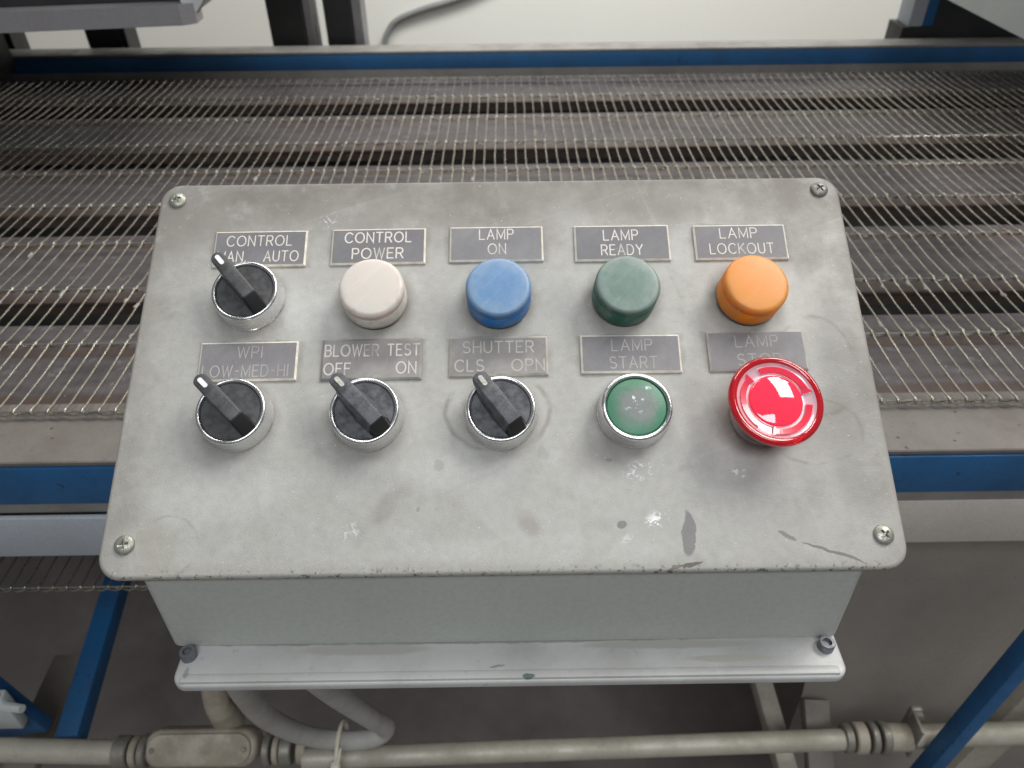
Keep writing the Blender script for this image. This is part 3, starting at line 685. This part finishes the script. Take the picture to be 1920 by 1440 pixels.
PL = [  # name, centre a, centre b, w, h, rot deg, texts (string, x, width, y), plate, letters, edge
 ("control", -107.9, 131.4, 41.6, 18.2, .2, [("CONTROL", -.6, 29, 4.0), ("MAN.", -12.2, 12.6, -4.0), ("AUTO", 9.8, 15.2, -4.0)], M_plate, L_A, E_A, .50),
 ("power", -54.8, 131.8, 42.4, 18.3, .3, [("CONTROL", -.3, 29.6, 4.6), ("POWER", -.2, 22.6, -3.6)], M_plate, L_A, E_A, .62),
 ("on", -1.8, 132.3, 42.1, 17.9, 0, [("LAMP", 0, 15.2, 4.9), ("ON", .2, 7.8, -2.6)], M_plate2, L_A, E_A, .50),
 ("ready", 54.8, 132, 42.9, 18.3, 0, [("LAMP", -.5, 15.4, 4.0), ("READY", -.3, 18.4, -3.6)], M_plate, L_A, E_A, .52),
 ("lockout", 108.1, 131.7, 41.6, 17.9, 0, [("LAMP", -.6, 16.6, 4.6), ("LOCKOUT", .1, 28.4, -3.4)], M_plate, L_A, E_A, .45),
 ("wpi", -107.4, 76.6, 41.7, 17.9, .4, [("WPI", .5, 10.4, 4.2), ("LOW-MED-HI", -.8, 36, -4.4)], M_plate2, L_B, E_A, .48),
 ("blower", -55.1, 76.8, 42.6, 18.7, .2, [("BLOWER TEST", .2, 40, 4.2), ("OFF", -14.3, 11, -4.2), ("ON", 14.8, 8.2, -4.0)], M_plate3, L_C, M_plate3, .62),
 ("shutter", -1.2, 77.5, 41.9, 18.0, 0, [("SHUTTER", -.2, 30, 4.2), ("CLS", -12.4, 12, -4.2), ("OPN", 12.4, 13.6, -4.2)], M_plate3, L_D, E_B, .55),
 ("start", 55.0, 77.8, 42.6, 17.5, -.2, [("LAMP", .6, 17, 4.0), ("START", .8, 20, -4.0)], M_plate2, L_B, E_A, .50),
 ("stop", 108.8, 78.4, 41.6, 18.3, .3, [("LAMP", .2, 18, 4.4), ("STOP", .4, 18.5, -4.0)], M_plate2, L_B, E_B, .46)]
for nm, a, b, pw, ph, rz, tx, mp, ml, me_, sw in PL:
    bm = bmesh.new(); hw, hh = pw/2000, ph/2000
    lv = []
    for ins, z in ((0, 0), (0, .0007), (.0008, .0013), (.00095, .0013)):
        lv.append([bm.verts.new((sx*(hw-ins), sy_*(hh-ins), z)) for sx, sy_ in ((-1, -1), (1, -1), (1, 1), (-1, 1))])
    for k in range(3):
        for i in range(4): bm.faces.new((lv[k][i], lv[k][(i+1) % 4], lv[k+1][(i+1) % 4], lv[k+1][i])).material_index = 1 if k < 2 else 0
    bm.faces.new(lv[3]).material_index = 0
    pl = obj("nameplate", bm, [mp, me_], root)
    pl['label'] = "engraved nameplate reading " + " ".join(s for s, *_ in tx)
    onlid(pl, a, b, math.radians(rz), .05)
    bm = bmesh.new()
    for s, x, wd, y in tx: text(bm, s, x, wd, y-.15, 5.1, sw, 1.33)
    bmesh.ops.scale(bm, vec=(.001, .001, .001), verts=bm.verts)
    obj("lettering", bm, ml, pl)

# ---- selector switches
BEZ = [(.0149, -.0005), (.0149, .0008), (.0145, .0013), (.0143, .0080)] + [(.0132+.0010*math.cos(math.radians(a_)), .0088+.0012*math.sin(math.radians(a_))) for a_ in (0, 20, 40, 60, 80, 100, 120, 140, 165)] + [(.01225, .0070)]
HD = -.0036
def selector(a, b, ang, tl, worn_):
    bm = bmesh.new(); lathe(bm, BEZ, 72, cap_top=False)
    s = obj("selector_switch", bm, M_chrome, root, smooth=True); onlid(s, a, b, ang, 0)
    bm = bmesh.new(); lathe(bm, [(.01222, .0064), (.01222, .0086), (.0118, .0091), (.0080, .0089), (.0001, .0088)], 64, cap_top=True)
    mb = M_blackdusty if worn_ else M_black
    obj("dial", bm, mb, s, smooth=True)
    # handle: lofted cross sections along +y (pointer direction)
    bm = bmesh.new(); secs = []
    #  y, half width top, half width base, z top, z base
    spec = [(-.0131, .0029, .0032, .0134, .0124), (-.0126, .0029, .0044, .0142, .0124), (-.0074, .0029, .0048, .0194, .0124), (-.0067, .0029, .0049, .0200, .0124), (-.002, .0030, .0052, .0204, .0124),
            (.005, .0030, .0050, .0205, .0124), (.0105, .0029, .0042, .0202, .0124), (.0133, .0029, .0031, .0200, .0138), (.0162, .0029, .0030, .0197, .0145)]
    for k in range(1, 7):
        an = k/6*PI/2; yy = .0162 + .0031*math.sin(an); w_ = max(.0003, .0029*math.cos(an)); spec.append((yy, w_, w_*1.04, .0197-.0006*(k/6)**2, .0150+.0006*(k/6)))
    for y, wt, wb, zt, zb_ in spec:
        if worn_ and y in (-.0074, -.0067): y -= .0024
        if worn_: wt *= 1.07
        if y > .009: y = .009 + (y-.009)*tl
        zt += HD; zb_ += HD; wb = min(wb, .0035) if not worn_ else wb*1.0
        e = min(.0006, wt*.5, (zt-zb_)*.3)
        pf = [(-wb, zb_), (-wt-.0001, zt-e), (-wt+e*.3, zt-e*.3), (-wt+e, zt), (wt-e, zt), (wt-e*.3, zt-e*.3), (wt+.0001, zt-e), (wb, zb_)]
        secs.append([bm.verts.new((x, y, z)) for x, z in pf])
    for p_, q_ in zip(secs, secs[1:]):
        for i in range(8): 
            f = bm.faces.new((p_[i], q_[i], q_[(i+1) % 8], p_[(i+1) % 8]))
    for f in bm.faces:
        if all(v.co.y < (-.0089 if worn_ else -.0065) for v in f.verts): f.material_index = 1
    bm.faces.new(secs[0]).material_index = 1; bm.faces.new(secs[-1][::-1])
    h = obj("handle", bm, [mb, M_blackend], s, smooth=True)
    bm = bmesh.new(); o_ = rrect(-.00095, .00095, .0118 - (1-tl)*.008, .0172 - (1-tl)*.0095, .00094, 5)
    prism(bm, o_, .0190+HD, .0203+HD)
    m = obj("pointer_mark", bm, M_markworn if worn_ else M_mark, s)
    return s
S1 = selector(-109.5, 105.9, math.radians(40.5), 1.0, False); S1['label'] = "selector switch below the CONTROL MAN AUTO plate"
S2 = selector(-109.2, 51.6, math.radians(45.5), .90, False); S2['label'] = "selector switch below the WPI plate"
S3 = selector(-55.4, 51.1, math.radians(43), .86, True); S3['label'] = "dusty selector switch below the BLOWER TEST plate"
S4 = selector(-.4, 51.1, math.radians(36.5), .68, True); S4['label'] = "dusty selector switch below the SHUTTER plate"

# ---- pilot lights
def pilot(a, b, mat, lab, tilt=None, r=.0139):
    bm = bmesh.new(); lathe(bm, [(.0131, -.0004), (.0131, .0010), (.0122, .0014)], 56)
    s = obj("pilot_light", bm, M_bolt, root, smooth=True, label=lab); onlid(s, a, b, 0, 0, tilt)
    bm = bmesh.new(); R_ = r; e = .0022
    prof = [(R_-.0004, .0015), (R_, .0019), (R_, .0096), (R_-.0003, .0100), (R_-.0001, .0104)]
    prof += [(R_-e*(1-math.cos(x*PI/12)), .0128-e*.15 + e*math.sin(x*PI/12)*.95) for x in range(0, 7)]
    prof += [(R_*.7, .01475), (R_*.35, .01495), (.0001, .0150)]
    lathe(bm, prof, 72); obj("lens_cap", bm, mat, s, smooth=True)
pilot(-54.6, 104.4, M_white, "white lens pilot light for CONTROL POWER", (0.0, 0))
pilot(-.9, 103.9, M_bluecap, "blue lens pilot light for LAMP ON")
pilot(53.5, 104.3, M_greencap, "green lens pilot light for LAMP READY", (0, .03))
pilot(107.5, 103.9, M_orange, "orange lens pilot light for LAMP LOCKOUT", (0, .06))

# ---- start push button
bm = bmesh.new(); lathe(bm, [(.0152, -.0005), (.0152, .0008), (.0148, .0013), (.0146, .0078)] + [(.0134+.0011*math.cos(math.radians(a_)), .0086+.0013*math.sin(math.radians(a_))) for a_ in (0, 20, 40, 60, 80, 100, 120, 140, 165)] + [(.01225, .0060)], 72, cap_top=False)
s = obj("push_button", bm, M_chrome, root, smooth=True, label="worn green LAMP START push button in a chrome ring"); onlid(s, 54.5, 51.3, 0, 0)
bm = bmesh.new(); lathe(bm, [(.0122, .0060), (.0122, .0082), (.0117, .0090), (.0100, .0096), (.006, .0101), (.0001, .0103)], 64)
obj("button_cap", bm, M_start, s, smooth=True)

# ---- emergency stop
bm = bmesh.new(); lathe(bm, [(.0128, -.0005), (.0128, .0010), (.0122, .0014), (.0088, .0018), (.0085, .0110), (.0110, .0125)], 64)
s = obj("emergency_stop", bm, M_redsleeve, root, smooth=True, label="red mushroom LAMP STOP button with arrows on its glossy top"); onlid(s, 106.9, 49.4, 0, 0, (-.03, .05))
bm = bmesh.new()
prof = [(.0135, .0118), (.0172, .0138), (.0183, .0155)]
prof += [(.0172+.0017*math.cos(x*PI/10), .0172+.0021*math.sin(x*PI/10)) for x in range(-2, 6)]
prof += [(.0163, .0190), (.0158, .0186)]
lathe(bm, prof, 96, cap_top=False); obj("mushroom_rim", bm, M_red, s, smooth=True)
bm = bmesh.new(); lathe(bm, [(.0158, .0186), (.0152, .0181), (.0142, .0176), (.0125, .0172), (.0112, .0170), (.0107, .0171)], 96, cap_top=False, cap_bot=False)
obj("mirror_ring", bm, M_ringmirror, s, smooth=True)
bm = bmesh.new(); RD = .0107; prof = [(RD, .0160), (RD, .0176), (RD-.0002, .0180), (RD-.0006, .0182)]
prof += [((RD-.0007)*x/16, .0182 + .0015*(1-(x/16)**2)) for x in range(15, 0, -1)] + [(.0001, .0197)]
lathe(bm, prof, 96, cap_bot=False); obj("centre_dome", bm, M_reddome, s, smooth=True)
def arrow(a0, a1):
    bm = bmesh.new(); rin, rout = .0119, .0142; out = []
    n = 18; hd = math.radians(16); A0, A1 = math.radians(a0), math.radians(a1)
    sh = A1-hd
    inner = [(rin, A0 + (sh-A0)*k/n) for k in range(n+1)]; outer = [(rout, A0 + (sh-A0)*k/n) for k in range(n+1)]
    pts = outer + [(rout+.0011, sh), ((rin+rout)/2, A1), (rin-.0009, sh)] + inner[::-1]
    pts = [(r*math.cos(a), r*math.sin(a)) for r, a in pts]
    lo_, hi_ = [], []
    for x, y in pts:
        r = math.hypot(x, y); z = .0172 + max(0, (r-.0125))*.20
        lo_.append(bm.verts.new((x, y, z-.0005))); hi_.append(bm.verts.new((x, y, z+.0009)))
    for i in range(len(pts)): bm.faces.new((lo_[i], lo_[(i+1) % len(pts)], hi_[(i+1) % len(pts)], hi_[i]))
    m = len(outer)
    for i in range(n): bm.faces.new((hi_[i], hi_[i+1], hi_[len(pts)-2-i], hi_[len(pts)-1-i]))
    bm.faces.new((hi_[n], hi_[m], hi_[m+1], hi_[m+2], hi_[m+3]))
    return bm
for a0, a1 in ((232, 150), (112, 30), (352, 272)):
    obj("release_arrow", arrow(a0, a1), M_redarrow, s)
# bracket carrying the box on the side rail
L(box("box_bracket", -.10, .10, .215, .345, ZC-.3060, ZC-.2995, M_nut, conv)); L(box("box_bracket", -.10, .10, .3395, .3455, ZC-.370, ZC-.3065, M_nut, conv))
